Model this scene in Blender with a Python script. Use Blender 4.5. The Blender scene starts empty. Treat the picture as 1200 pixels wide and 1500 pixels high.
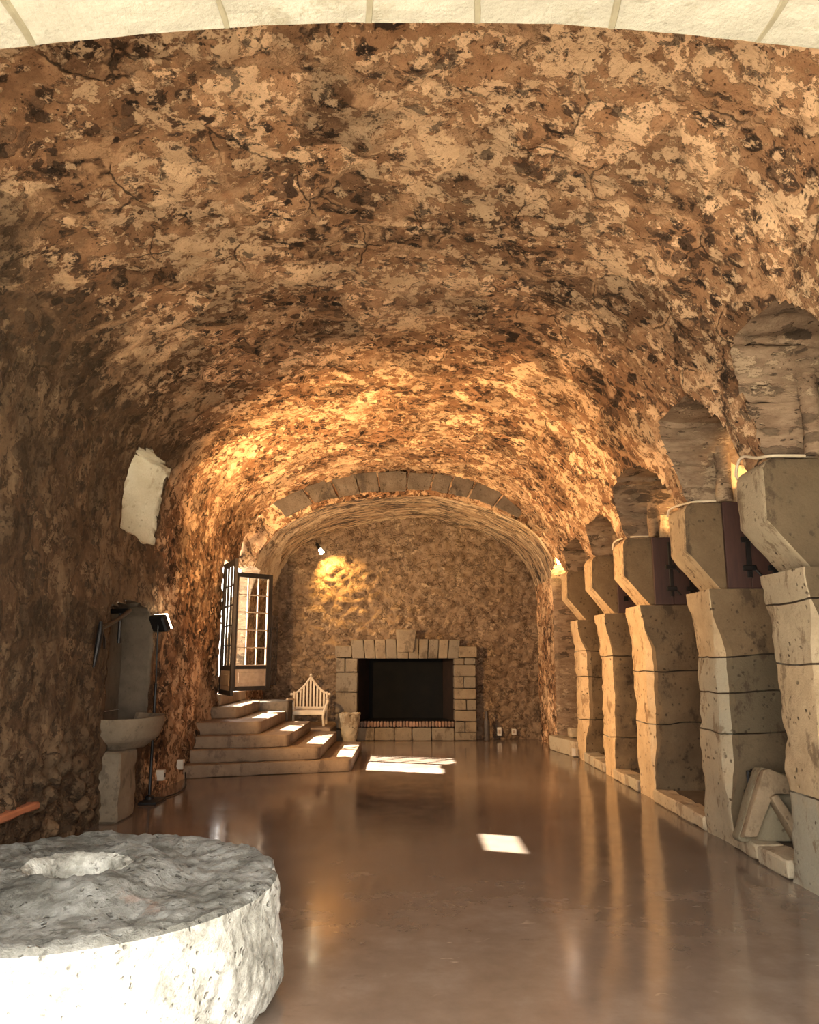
import bpy, bmesh, math
import numpy as np
from mathutils import Vector, Matrix

C = bpy.context.scene.collection
sc = bpy.context.scene
rng = np.random.default_rng(7)

# ------------------------------------------------------------------ numeric noise
def _h(i, seed=0):
    i = i.astype(np.int64)
    n = (i[..., 0] * 73856093) ^ (i[..., 1] * 19349663) ^ (i[..., 2] * 83492791) ^ (seed * 2654435761)
    n = (n ^ (n >> 13)) * 1274126177 & 0x7fffffff
    n = (n ^ (n >> 16)) * 668265263 & 0x7fffffff
    return ((n ^ (n >> 15)) & 0xffffff) / float(0xffffff)

def vnoise(p, seed=0):
    i = np.floor(p); f = p - i; f = f * f * (3 - 2 * f); r = 0
    for dx in (0, 1):
        for dy in (0, 1):
            for dz in (0, 1):
                w = (f[:, 0] if dx else 1 - f[:, 0]) * (f[:, 1] if dy else 1 - f[:, 1]) * (f[:, 2] if dz else 1 - f[:, 2])
                r = r + w * _h(i + np.array([dx, dy, dz]), seed)
    return r * 2 - 1

def fbm(p, o=4, seed=0):
    a, r = 1.0, 0
    for k in range(o):
        r = r + a * vnoise(p * (2 ** k) + 17.3 * k, seed + k); a *= .5
    return r

def worley(p, seed=0):
    i = np.floor(p)
    f1 = np.full(len(p), 9.0); f2 = np.full(len(p), 9.0)
    for dx in (-1, 0, 1):
        for dy in (-1, 0, 1):
            for dz in (-1, 0, 1):
                c = i + np.array([dx, dy, dz])
                q = c + np.stack([_h(c, seed + 1), _h(c, seed + 2), _h(c, seed + 3)], -1)
                d = np.linalg.norm(p - q, axis=1)
                f2 = np.minimum(f2, np.maximum(f1, d)); f1 = np.minimum(f1, d)
    return f1, f2

# ------------------------------------------------------------------ linking helpers
def link(name, me, mat=None, parent=None, smooth=True):
    if mat is not None:
        for m in (mat if isinstance(mat, (list, tuple)) else [mat]):
            me.materials.append(m)
    if smooth:
        me.polygons.foreach_set('use_smooth', [True] * len(me.polygons))
    o = bpy.data.objects.new(name, me); C.objects.link(o)
    if parent is not None:
        o.parent = parent
    return o

def tag(o, label=None, cat=None, group=None, kind=None):
    if label: o['label'] = label
    if cat: o['category'] = cat
    if group: o['group'] = group
    if kind: o['kind'] = kind
    return o

def empty(name, loc, label, cat, group=None, rz=0, kind=None):
    o = bpy.data.objects.new(name, None); C.objects.link(o)
    o.location = loc; o.rotation_euler = (0, 0, rz); o.empty_display_size = .1
    return tag(o, label, cat, group, kind)

def meshdata(name, V, F, tone=None):
    me = bpy.data.meshes.new(name)
    me.from_pydata([tuple(v) for v in np.asarray(V).tolist()], [], [tuple(f) for f in F])
    if tone is not None:
        a = me.attributes.new('tone', 'FLOAT', 'FACE'); a.data.foreach_set('value', np.asarray(tone, dtype=np.float32))
    me.update()
    return me

class MB:
    """collects shapes (in the parent's local coordinates) and links them as one mesh"""
    def __init__(s): s.V = []; s.F = []; s.T = []; s.n = 0
    def add(s, V, F, tone=.5):
        s.V += [tuple(v) for v in V]; s.F += [tuple(i + s.n for i in f) for f in F]
        s.T += [tone] * len(F); s.n += len(V)
    def bm(s, b, tone=.5):
        b.verts.index_update()
        s.add([v.co[:] for v in b.verts], [[v.index for v in f.verts] for f in b.faces], tone); b.free()
    def box(s, x0, x1, y0, y1, z0, z1, bev=.008, tone=.5, jit=0, seg=1, M=None):
        b = bmesh.new(); bmesh.ops.create_cube(b, size=1)
        for v in b.verts:
            v.co = Vector(((x0 + x1) / 2 + v.co.x * (x1 - x0), (y0 + y1) / 2 + v.co.y * (y1 - y0), (z0 + z1) / 2 + v.co.z * (z1 - z0)))
            if jit: v.co += Vector(rng.uniform(-jit, jit, 3).tolist())
        if bev: bmesh.ops.bevel(b, geom=b.edges[:], offset=bev, segments=seg, affect='EDGES', profile=.5)
        if M is not None: bmesh.ops.transform(b, matrix=M, verts=b.verts[:])
        s.bm(b, tone)
    def tube(s, pts, r, n=10, tone=.5, caps=True):
        pts = [Vector(p) for p in pts]; R = r if isinstance(r, (list, tuple)) else [r] * len(pts)
        V = []; F = []; up = None
        for i, p in enumerate(pts):
            t = (pts[min(i + 1, len(pts) - 1)] - pts[max(i - 1, 0)]).normalized()
            if up is None:
                up = Vector((0, 0, 1)) if abs(t.z) < .9 else Vector((1, 0, 0))
            a = t.cross(up).normalized(); up = a.cross(t).normalized()
            for k in range(n):
                q = 2 * math.pi * k / n
                V.append(p + (a * math.cos(q) + up * math.sin(q)) * R[i])
        for i in range(len(pts) - 1):
            for k in range(n):
                F.append((i * n + k, i * n + (k + 1) % n, (i + 1) * n + (k + 1) % n, (i + 1) * n + k))
        if caps:
            F.append(tuple(range(n - 1, -1, -1))); F.append(tuple((len(pts) - 1) * n + k for k in range(n)))
        s.add([v[:] for v in V], F, tone)
    def lathe(s, prof, n=48, c=(0, 0, 0), tone=.5):
        V = []; F = []
        for r, z in prof:
            for k in range(n):
                q = 2 * math.pi * k / n
                V.append((c[0] + r * math.cos(q), c[1] + r * math.sin(q), c[2] + z))
        for i in range(len(prof) - 1):
            for k in range(n):
                F.append((i * n + k, i * n + (k + 1) % n, (i + 1) * n + (k + 1) % n, (i + 1) * n + k))
        s.add(V, F, tone)
    def prism(s, poly, axis, a0, a1, bev=.0, tone=.5, M=None):
        """poly: 2d outline; axis: the extruded one"""
        def mk(p, a):
            return {'x': (a, p[0], p[1]), 'y': (p[0], a, p[1]), 'z': (p[0], p[1], a)}[axis]
        b = bmesh.new()
        lo = [b.verts.new(mk(p, a0)) for p in poly]; hi = [b.verts.new(mk(p, a1)) for p in poly]
        b.faces.new(lo); b.faces.new(hi[::-1]); n = len(poly)
        for i in range(n): b.faces.new((lo[i], hi[i], hi[(i + 1) % n], lo[(i + 1) % n]))
        bmesh.ops.recalc_face_normals(b, faces=b.faces[:])
        if bev: bmesh.ops.bevel(b, geom=b.edges[:], offset=bev, segments=2, affect='EDGES', profile=.5)
        if M is not None: bmesh.ops.transform(b, matrix=M, verts=b.verts[:])
        s.bm(b, tone)
    def build(s, name, mat, parent=None, smooth=False):
        return link(name, meshdata(name, s.V, s.F, s.T), mat, parent, smooth)

def roughen(o, amp, scale, sub=0, seed=0, cob=0, cobs=8):
    """cut the mesh finer and push its points along their normals by noise: worn stone"""
    me = o.data
    if sub:
        b = bmesh.new(); b.from_mesh(me)
        for _ in range(30):
            es = [e for e in b.edges if e.calc_length() > sub]
            if not es: break
            bmesh.ops.subdivide_edges(b, edges=es, cuts=1, use_grid_fill=True)
            if len(b.verts) > 60000: break
        bmesh.ops.triangulate(b, faces=[f for f in b.faces if len(f.verts) > 4])
        bmesh.ops.recalc_face_normals(b, faces=b.faces[:]); b.to_mesh(me); b.free()
    n = len(me.vertices); co = np.empty(n * 3, np.float32); me.vertices.foreach_get('co', co); co = co.reshape(-1, 3).astype(float)
    no = np.empty(n * 3, np.float32); me.vertex_normals.foreach_get('vector', no); no = no.reshape(-1, 3)
    d = amp * fbm(co * scale, 4, seed)
    if cob:
        f1, f2 = worley(co * cobs, seed); d = d + cob * np.clip(.55 - f1, -.4, .5)
    co += no * d[:, None]
    me.vertices.foreach_set('co', co.astype(np.float32).ravel()); me.update()
    me.set_sharp_from_angle(angle=math.radians(38))

# ------------------------------------------------------------------ node materials
class NT:
    def __init__(s, name):
        s.m = bpy.data.materials.new(name); s.m.use_nodes = True
        s.t = s.m.node_tree; s.t.nodes.clear()
        s.out = s.t.nodes.new('ShaderNodeOutputMaterial')
    def n(s, k, **kw):
        x = s.t.nodes.new(k)
        for a, v in kw.items(): setattr(x, a, v)
        return x
    def set(s, sock, v):
        if isinstance(v, bpy.types.NodeSocket): s.t.links.new(v, sock)
        elif isinstance(v, (tuple, list)) and len(v) == 3 and sock.type == 'RGBA': sock.default_value = (*v, 1)
        else: sock.default_value = v
    def co(s): return s.n('ShaderNodeTexCoord').outputs['Object']
    def map(s, v, scale=(1, 1, 1), loc=(0, 0, 0), rot=(0, 0, 0)):
        x = s.n('ShaderNodeMapping'); s.set(x.inputs['Vector'], v)
        x.inputs['Scale'].default_value = scale; x.inputs['Location'].default_value = loc; x.inputs['Rotation'].default_value = rot
        return x.outputs[0]
    def noise(s, v, scale, det=4, rough=.55, dist=0, col=False):
        x = s.n('ShaderNodeTexNoise'); s.set(x.inputs['Vector'], v)
        x.inputs['Scale'].default_value = scale; x.inputs['Detail'].default_value = det
        x.inputs['Roughness'].default_value = rough; x.inputs['Distortion'].default_value = dist
        return x.outputs['Color' if col else 'Fac']
    def vor(s, v, scale, feature='F1', out='Distance', rnd=1):
        x = s.n('ShaderNodeTexVoronoi', feature=feature); s.set(x.inputs['Vector'], v)
        x.inputs['Scale'].default_value = scale; x.inputs['Randomness'].default_value = rnd
        return x.outputs[out]
    def ramp(s, f, stops, interp='LINEAR'):
        x = s.n('ShaderNodeValToRGB'); s.set(x.inputs[0], f); r = x.color_ramp; r.interpolation = interp
        while len(r.elements) < len(stops): r.elements.new(.5)
        for e, (p, c) in zip(r.elements, stops):
            e.position = p; e.color = (*c, 1) if isinstance(c, (tuple, list)) else (c, c, c, 1)
        return x.outputs[0]
    def mix(s, f, a, b, mode='MIX'):
        x = s.n('ShaderNodeMix', data_type='RGBA', blend_type=mode)
        s.set(x.inputs[0], f); s.set(x.inputs[6], a); s.set(x.inputs[7], b)
        return x.outputs[2]
    def math(s, op, a, b=0, clamp=False):
        x = s.n('ShaderNodeMath', operation=op, use_clamp=clamp); s.set(x.inputs[0], a); s.set(x.inputs[1], b)
        return x.outputs[0]
    def step(s, f, a, b):
        x = s.n('ShaderNodeMapRange', interpolation_type='SMOOTHSTEP'); s.set(x.inputs[0], f)
        x.inputs[1].default_value = a; x.inputs[2].default_value = b
        return x.outputs[0]
    def warp(s, v, scale, amt, det=3):
        c = s.noise(v, scale, det, .6, 0, True)
        x = s.n('ShaderNodeVectorMath', operation='SUBTRACT'); s.set(x.inputs[0], c); x.inputs[1].default_value = (.5, .5, .5)
        y = s.n('ShaderNodeVectorMath', operation='SCALE'); s.set(y.inputs[0], x.outputs[0]); y.inputs['Scale'].default_value = amt
        z = s.n('ShaderNodeVectorMath', operation='ADD'); s.set(z.inputs[0], v); s.set(z.inputs[1], y.outputs[0])
        return z.outputs[0]
    def bump(s, h, strength=.5, dist=.02, nrm=None):
        x = s.n('ShaderNodeBump'); s.set(x.inputs['Height'], h)
        x.inputs['Strength'].default_value = strength; x.inputs['Distance'].default_value = dist
        if nrm is not None: s.set(x.inputs['Normal'], nrm)
        return x.outputs[0]
    def attr(s, name):
        return s.n('ShaderNodeAttribute', attribute_name=name).outputs['Fac']
    def pbr(s, col, rough=.8, nrm=None, metal=0, spec=.3, **kw):
        p = s.n('ShaderNodeBsdfPrincipled')
        s.set(p.inputs['Base Color'], col); s.set(p.inputs['Roughness'], rough); s.set(p.inputs['Metallic'], metal)
        s.set(p.inputs['Specular IOR Level'], spec)
        if nrm is not None: s.set(p.inputs['Normal'], nrm)
        for k, v in kw.items(): s.set(p.inputs[k.replace('_', ' ')], v)
        s.t.links.new(p.outputs[0], s.out.inputs[0])
        return s.m

def rubble(name, stone, mortar, plaster, cell=7.0, plast=.55, dark=.5, squash=(1, 1, 1), edge=(.40, .52), bstr=.7, joints=True, walls=False, crev=0):
    """rubble masonry half covered by flaking plaster"""
    t = NT(name); v = t.map(t.co(), squash)
    w = t.warp(v, 3.2, .16, 4); w2 = t.warp(w, 14, .05, 3)
    # rubble stones: dark islands in a lighter matrix
    fd = t.vor(w2, cell, 'F1'); rc = t.vor(w2, cell, 'F1', 'Color')
    fine = t.noise(v, 34, 5, .7)
    sep = t.n('ShaderNodeSeparateColor'); t.set(sep.inputs[0], rc)
    fd = t.math('ADD', fd, t.math('MULTIPLY', t.math('SUBTRACT', fine, .5), .35))
    fd = t.math('ADD', fd, t.math('MULTIPLY', t.math('SUBTRACT', sep.outputs[1], .5), .35))
    smask = t.step(fd, edge[1], edge[0])
    scol = t.ramp(sep.outputs[0], [(0, stone[0]), (.35, stone[1]), (.7, stone[2]), (1, stone[3])])
    scol = t.mix(t.step(t.noise(v, 21, 4, .7), .35, .7), scol, t.mix(.5, scol, stone[0]))
    # big flaking areas decide where rubble shows at all
    big = t.noise(w, 1.15, 3, .6)
    rag = t.noise(w, 4.6, 7, .68)
    rag2 = t.noise(v, 11, 6, .72)
    mcol = t.mix(t.step(t.noise(v, 6, 5, .65), .35, .65), mortar[0], mortar[1])
    show = t.math('MULTIPLY', smask, t.step(t.math('ADD', rag, t.math('MULTIPLY', t.math('SUBTRACT', big, .5), 1.3)), .45, .50))
    col = t.mix(show, mcol, scol)
    # plaster flakes
    pm = t.math('ADD', t.math('MULTIPLY', rag, .6), t.math('ADD', t.math('MULTIPLY', rag2, .4), t.math('MULTIPLY', t.math('SUBTRACT', .5, big), .35)))
    pmask = t.step(pm, plast, plast + .03)
    col = t.mix(pmask, col, t.mix(t.noise(v, 9, 5, .6), plaster[0], plaster[1]))
    # dark soot-brown pits and blotches
    dn = t.noise(t.map(w, (1, 1, 1), (7.1, 3.3, 1.7)), 6.5, 7, .7)
    dmask = t.math('MULTIPLY', t.step(dn, 1 - dark + .06, 1 - dark + .10), .8)
    col = t.mix(dmask, col, stone[0])
    pits = t.vor(w2, cell * 3.1, 'F1')
    pmk = t.math('MULTIPLY', t.step(pits, .26, .16), t.step(t.noise(v, 8, 3), .5, .6))
    col = t.mix(t.math('MULTIPLY', pmk, .85), col, (stone[0][0] * .6, stone[0][1] * .6, stone[0][2] * .6))
    h = t.math('ADD', t.math('MULTIPLY', show, .35), t.math('MULTIPLY', pmask, .45))
    h = t.math('SUBTRACT', h, t.math('MULTIPLY', dmask, .55)); h = t.math('SUBTRACT', h, t.math('MULTIPLY', pmk, .5))
    h = t.math('ADD', h, t.math('MULTIPLY', fine, .35)); h = t.math('ADD', h, t.math('MULTIPLY', rag2, .4))
    if crev:       # open seams between the lumps
        cj = t.math('ADD', t.vor(t.map(t.warp(v, 2.4, .28, 4), (1, 1, 1.5)), crev, 'DISTANCE_TO_EDGE'), t.math('MULTIPLY', t.math('SUBTRACT', fine, .5), .16))
        cm = t.math('MULTIPLY', t.step(cj, .085, .02), t.step(t.noise(v, 3.6, 4, .65), .47, .60))
        col = t.mix(t.math('MULTIPLY', cm, .42), col, (stone[0][0] * .3, stone[0][1] * .3, stone[0][2] * .3)); h = t.math('SUBTRACT', h, t.math('MULTIPLY', cm, .6))
    if joints:     # big blocks of unequal tone, pale mortar bands and a few open cracks between them
        jw = t.warp(v, 1.7, .30, 4)
        jv = t.map(jw, (2.3, 1.7, 2.3))
        j = t.math('ADD', t.vor(jv, 1.0, 'DISTANCE_TO_EDGE'), t.math('MULTIPLY', t.math('SUBTRACT', fine, .5), .05))
        bs = t.n('ShaderNodeSeparateColor'); t.set(bs.inputs[0], t.vor(jv, 1.0, 'F1', 'Color'))
        br = t.n('ShaderNodeMapRange'); t.set(br.inputs[0], bs.outputs[0]); br.inputs[3].default_value = .45; br.inputs[4].default_value = 1.22
        cc = t.n('ShaderNodeCombineColor')
        for q in range(3): t.set(cc.inputs[q], br.outputs[0])
        col = t.mix(1, col, cc.outputs[0], 'MULTIPLY')
        band = t.math('MULTIPLY', t.step(j, .075, .045), t.step(t.noise(v, 2.1, 4, .6), .47, .56))
        col = t.mix(t.math('MULTIPLY', band, .75), col, t.mix(rag2, mortar[0], plaster[0]))
        jm = t.math('MULTIPLY', t.step(j, .016, .004), t.step(t.noise(v, 1.7, 2), .53, .60))
        col = t.mix(t.math('MULTIPLY', jm, .8), col, (stone[0][0] * .4, stone[0][1] * .4, stone[0][2] * .4))
        sp = t.math('MULTIPLY', t.step(t.noise(v, 46, 4, .75), .60, .66), t.step(t.noise(v, 3.4, 4, .6), .40, .60))
        col = t.mix(t.math('MULTIPLY', sp, .8), col, stone[1])
        sp2 = t.math('MULTIPLY', t.step(t.noise(t.map(v, (1, 1, 1), (4, 4, 4)), 40, 4, .75), .63, .67), t.step(t.noise(v, 2.7, 4, .6), .45, .6))
        col = t.mix(t.math('MULTIPLY', sp2, .7), col, plaster[1])
        h = t.math('SUBTRACT', h, t.math('MULTIPLY', jm, 1.0)); h = t.math('SUBTRACT', h, t.math('MULTIPLY', sp, .4))
    if walls:      # darkens the side wall: its weaker light is put into the colour
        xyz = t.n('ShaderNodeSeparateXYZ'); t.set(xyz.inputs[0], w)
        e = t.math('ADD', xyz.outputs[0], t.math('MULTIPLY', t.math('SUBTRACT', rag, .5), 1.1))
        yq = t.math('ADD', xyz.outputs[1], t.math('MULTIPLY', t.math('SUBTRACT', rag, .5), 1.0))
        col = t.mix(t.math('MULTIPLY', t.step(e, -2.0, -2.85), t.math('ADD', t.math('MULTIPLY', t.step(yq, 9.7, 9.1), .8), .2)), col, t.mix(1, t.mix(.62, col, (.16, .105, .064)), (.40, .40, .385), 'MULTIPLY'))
    return t.pbr(col, .92, t.bump(h, bstr, .035), spec=.15)

def ashlar(name, a, b, stain, grey=None, pits=.5, bstr=.5, rough=.85):
    """cut limestone: tone per block, stains, pits"""
    t = NT(name); v = t.co(); tone = t.attr('tone')
    col = t.mix(t.step(t.noise(v, 3.2, 6, .65), .33, .68), a, b)
    if grey is not None: col = t.mix(t.math('MULTIPLY', t.math('MINIMUM', tone, 1), t.step(t.noise(v, 2.3, 5, .6), .12, .48)), col, grey)
    col = t.mix(t.math('MULTIPLY', t.step(t.noise(t.map(v, (1, 1, .6), (3, 1, 8)), 4.4, 7, .72), .53, .63), .8), col, stain)
    col = t.mix(t.math('MULTIPLY', t.step(tone, 1.2, 1.8), t.step(t.noise(v, 3, 3), .3, .55)), col, (stain[0] * .45, stain[1] * .42, stain[2] * .4))
    f = t.noise(v, 55, 5, .7); w = t.warp(v, 9, .06)
    pv = t.vor(w, 17, 'F1'); pm = t.math('MULTIPLY', t.step(pv, .28, .16), t.step(t.noise(v, 5, 3), .48, .62))
    pm = t.math('MULTIPLY', pm, pits)
    col = t.mix(pm, col, (stain[0] * .4, stain[1] * .4, stain[2] * .4))
    col = t.mix(t.math('MULTIPLY', t.math('SUBTRACT', f, .35), .55), col, (a[0] * .45, a[1] * .42, a[2] * .4))
    h = t.math('SUBTRACT', t.math('ADD', t.math('MULTIPLY', f, .5), t.math('MULTIPLY', t.noise(v, 14, 5, .65), .8)), pm)
    return t.pbr(col, rough, t.bump(h, bstr, .02), spec=.2)

def plain(name, a, b=None, scale=8, rough=.6, metal=0, bump=.15, spec=.4, stretch=(1, 1, 1)):
    t = NT(name); v = t.map(t.co(), stretch)
    n = t.noise(v, scale, 5, .6)
    col = t.mix(t.step(n, .3, .7), a, b or tuple(c * .7 for c in a))
    return t.pbr(col, rough, t.bump(t.noise(v, scale * 5, 4), bump, .006), metal, spec)

DK = [(.024, .013, .008), (.070, .036, .019), (.130, .066, .033), (.21, .112, .057)]
M = {}
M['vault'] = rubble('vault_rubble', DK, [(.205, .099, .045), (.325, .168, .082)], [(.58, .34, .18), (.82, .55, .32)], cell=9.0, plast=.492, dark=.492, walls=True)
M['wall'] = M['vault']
M['cobble'] = rubble('cobble_rubble', [(.022, .015, .010), (.055, .035, .022), (.10, .064, .04), (.14, .092, .058)], [(.12, .078, .048), (.165, .11, .068)], [(.17, .118, .074), (.24, .17, .108)], cell=8.5, plast=.58, dark=.45, joints=False)
M['back'] = rubble('back_wall_rubble', [(.085, .053, .032), (.125, .079, .047), (.155, .099, .06), (.19, .124, .076)], [(.15, .096, .058), (.205, .135, .082)], [(.25, .168, .102), (.35, .24, .148)], cell=9.0, plast=.54, dark=.40, joints=False, bstr=1.0, crev=6.0)
M['soffit'] = rubble('soffit_streaks', [(.035, .025, .018), (.085, .055, .036), (.15, .10, .066), (.21, .15, .10)], [(.24, .145, .08), (.38, .25, .145)], [(.46, .32, .19), (.60, .44, .28)], cell=3.6, plast=.50, dark=.53, squash=(.45, 2.6, .45), joints=False)
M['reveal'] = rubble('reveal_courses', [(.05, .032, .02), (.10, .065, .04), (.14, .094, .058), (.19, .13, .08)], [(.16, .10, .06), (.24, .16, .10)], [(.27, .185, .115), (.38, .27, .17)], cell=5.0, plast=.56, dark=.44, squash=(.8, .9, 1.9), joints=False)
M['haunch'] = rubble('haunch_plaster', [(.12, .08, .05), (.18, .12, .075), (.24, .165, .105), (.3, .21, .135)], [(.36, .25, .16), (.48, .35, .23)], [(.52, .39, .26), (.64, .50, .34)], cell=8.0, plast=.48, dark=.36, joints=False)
M['entry'] = ashlar('entry_stone', (.20, .182, .142), (.24, .22, .175), (.15, .13, .09), pits=.15, bstr=.35)
M['lime'] = ashlar('pillar_limestone', (.50, .33, .17), (.62, .43, .24), (.20, .115, .055), (.40, .37, .29), .9, .7)
M['lime_grey'] = ashlar('pillar_limestone_grey', (.38, .265, .148), (.50, .365, .215), (.14, .09, .05), (.29, .265, .20), .9, .7)
M['lime_shaded'] = ashlar('pillar_side_shaded', (.115, .072, .037), (.16, .106, .057), (.05, .031, .017), (.085, .069, .043), .7)  # darker limestone for the entrance-facing sides, their shade put into the colour
M['slab'] = ashlar('slab_stone', (.22, .152, .09), (.29, .21, .13), (.13, .09, .052), (.16, .145, .095), .5)
M['dark_vous'] = ashlar('voussoir_stone', (.105, .08, .058), (.15, .115, .082), (.05, .037, .027), None, .4, .8)
M['firestone'] = ashlar('fireplace_stone', (.15, .105, .064), (.225, .163, .10), (.075, .052, .033), (.15, .12, .085), .4)
M['step'] = ashlar('step_stone', (.165, .108, .066), (.23, .155, .095), (.10, .064, .04), None, .25, .35, .6)
M['kerb'] = ashlar('kerb_stone', (.42, .31, .19), (.50, .38, .24), (.22, .15, .09), (.36, .31, .22), .5)
M['smooth'] = ashlar('niche_plaster', (.085, .063, .043), (.115, .087, .06), (.06, .045, .03), None, .2, .3)
M['basin'] = ashlar('basin_stone', (.16, .12, .078), (.21, .16, .108), (.10, .075, .05), None, .3, .3)
M['embrasure'] = ashlar('embrasure_plaster', (.50, .41, .275), (.60, .51, .36), (.33, .24, .15), None, .4, .4)
M['terracotta'] = plain('terracotta', (.42, .16, .075), (.34, .12, .055), 6, .7)
M['brick'] = ashlar('hearth_brick', (.20, .11, .07), (.27, .15, .095), (.10, .06, .04), (.15, .10, .07), .3)
M['soot_brick'] = plain('sooty_brick', (.030, .017, .012), (.018, .012, .009), 4, .9, spec=.1)
M['soot'] = plain('soot', (.005, .005, .005), (.008, .007, .006), 5, .9, spec=.1)
M['iron'] = plain('black_iron', (.012, .011, .011), (.022, .019, .017), 12, .5, .6)
M['dark_frame'] = plain('dark_door_paint', (.012, .008, .007), (.020, .014, .010), 9, .65, spec=.2)
M['muntin'] = plain('weathered_wood', (.30, .21, .14), (.22, .15, .10), 10, .55)
M['teak'] = plain('pale_wood', (.50, .385, .255), (.42, .32, .21), 7, .55, stretch=(1, 1, .3))
M['shutter'] = plain('red_brown_boards', (.055, .022, .015), (.035, .014, .010), 5, .6, stretch=(3, 1, .5))
M['white_plastic'] = plain('white_plastic', (.50, .44, .35), (.44, .38, .3), 4, .4)
M['cable'] = plain('pale_cable', (.60, .48, .33), (.55, .44, .3), 9, .5)
M['terrace'] = plain('gravel_outside', (.70, .66, .57), (.60, .56, .47), 10, .9)
M['ornament'] = plain('carved_ring', (.11, .078, .055), (.07, .05, .035), 20, .6)
M['carved'] = plain('carved_board', (.032, .023, .018), (.055, .04, .03), 20, .6)

def glass():
    t = NT('clear_pane'); tr = t.n('ShaderNodeBsdfTransparent'); gl = t.n('ShaderNodeBsdfGlossy'); gl.inputs['Roughness'].default_value = .03
    tr.inputs[0].default_value = (.93, .95, .94, 1)
    lw = t.n('ShaderNodeLayerWeight'); lw.inputs[0].default_value = .5
    fr = t.math('ADD', t.math('MULTIPLY', t.math('POWER', lw.outputs['Facing'], 5), .8), .04)
    mx = t.n('ShaderNodeMixShader'); t.set(mx.inputs[0], fr); t.set(mx.inputs[1], tr.outputs[0]); t.set(mx.inputs[2], gl.outputs[0])
    t.t.links.new(mx.outputs[0], t.out.inputs[0]); return t.m
M['glass'] = glass()

def emit(name, col, k):
    t = NT(name); e = t.n('ShaderNodeEmission'); e.inputs[0].default_value = (*col, 1); e.inputs[1].default_value = k
    t.t.links.new(e.outputs[0], t.out.inputs[0]); return t.m
M['lamp_white'] = emit('lamp_face', (1, .86, .62), 30)
M['lamp_warm'] = emit('lamp_face_warm', (1, .80, .5), 25)

def floor_mat():
    t = NT('polished_concrete'); v = t.co()
    n = t.noise(v, .55, 5, .62); n2 = t.noise(v, 3.3, 6, .66); w = t.warp(v, 2.5, .4)
    col = t.ramp(t.math('ADD', t.math('MULTIPLY', n, .6), t.math('MULTIPLY', n2, .4)), [(.3, (.10, .068, .048)), (.5, (.155, .112, .083)), (.72, (.24, .187, .147))])
    sp = t.vor(t.map(w, (1.0, 3.0, 1)), 4.0, 'F1'); sm = t.math('MULTIPLY', t.step(sp, .13, .05), t.step(t.noise(v, 1.7, 3), .5, .62))
    col = t.mix(t.math('MULTIPLY', sm, .5), col, (.36, .28, .21))
    dm = t.step(t.noise(t.map(v, (1, 2.2, 1), (5, 2, 0)), 2.6, 7, .7), .60, .70)
    col = t.mix(t.math('MULTIPLY', dm, .45), col, (.09, .066, .05))
    r = t.n('ShaderNodeMapRange'); t.set(r.inputs[0], n2); r.inputs[1].default_value = .3; r.inputs[2].default_value = .7; r.inputs[3].default_value = .09; r.inputs[4].default_value = .19
    return t.pbr(col, r.outputs[0], t.bump(t.noise(v, 2.2, 4, .6), .08, .02), spec=.85)
M['floor'] = floor_mat()

def millstone_mat(name, k):
    t = NT(name); v = t.co(); w = t.warp(v, 7, .1)
    a = t.math('ADD', t.math('MULTIPLY', t.noise(w, 5.5, 8, .72), .6), t.math('MULTIPLY', t.noise(t.map(v, (1, 1, 1), (1, 5, 2)), 1.9, 5, .65), .4)); b = t.noise(v, 17, 6, .7); f = t.noise(v, 70, 4, .7)
    col = t.ramp(a, [(.36, (.10, .094, .078)), (.46, (.25, .24, .205)), (.55, (.44, .43, .385)), (.68, (.64, .63, .58))])
    dm = t.step(b, .56, .66); col = t.mix(t.math('MULTIPLY', dm, .7), col, (.085, .078, .065))
    rm = t.step(t.noise(t.map(v, (1, 1, 1), (2.5, 9, 4)), 2.6, 6, .7), .62, .70); col = t.mix(t.math('MULTIPLY', rm, .45), col, (.42, .24, .17))
    pv = t.step(t.vor(w, 26, 'F1'), .3, .15); pv = t.math('MULTIPLY', pv, t.step(t.noise(v, 9, 3), .45, .6))
    col = t.mix(t.math('MULTIPLY', pv, .6), col, (.10, .09, .075))
    col = t.mix(1, col, (k, k, k), 'MULTIPLY')
    h = t.math('ADD', t.math('MULTIPLY', a, .8), t.math('ADD', t.math('MULTIPLY', b, .7), t.math('MULTIPLY', f, .35))); h = t.math('SUBTRACT', h, t.math('MULTIPLY', pv, .7))
    return t.pbr(col, .85, t.bump(h, .8, .03), spec=.25)
M['mill'] = millstone_mat('millstone_lit_side', 1.45); M['mill_top'] = millstone_mat('millstone_worn_shaded_top', .5)  # entry light put into the side's tone, shade and wear into the top's

# ------------------------------------------------------------------ the vaulted shell
def catmull(P, step):
    P = np.array(P, float); Q = np.vstack([2 * P[0] - P[1], P, 2 * P[-1] - P[-2]]); out = []
    for i in range(1, len(Q) - 2):
        m = max(2, int(round(np.linalg.norm(Q[i + 1] - Q[i]) / step)))
        for k in range(m):
            u = k / m
            d1 = (Q[i + 1] - Q[i - 1]) / 2; d2 = (Q[i + 2] - Q[i]) / 2
            L = np.linalg.norm(Q[i + 1] - Q[i]); 
            n1 = np.linalg.norm(d1); n2 = np.linalg.norm(d2)
            d1 = d1 / max(n1, 1e-9) * min(n1, L); d2 = d2 / max(n2, 1e-9) * min(n2, L)
            out.append((2*u**3-3*u*u+1)*Q[i] + (u**3-2*u*u+u)*d1 + (-2*u**3+3*u*u)*Q[i+1] + (u**3-u*u)*d2)
    out.append(Q[-2]); return np.array(out)

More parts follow.
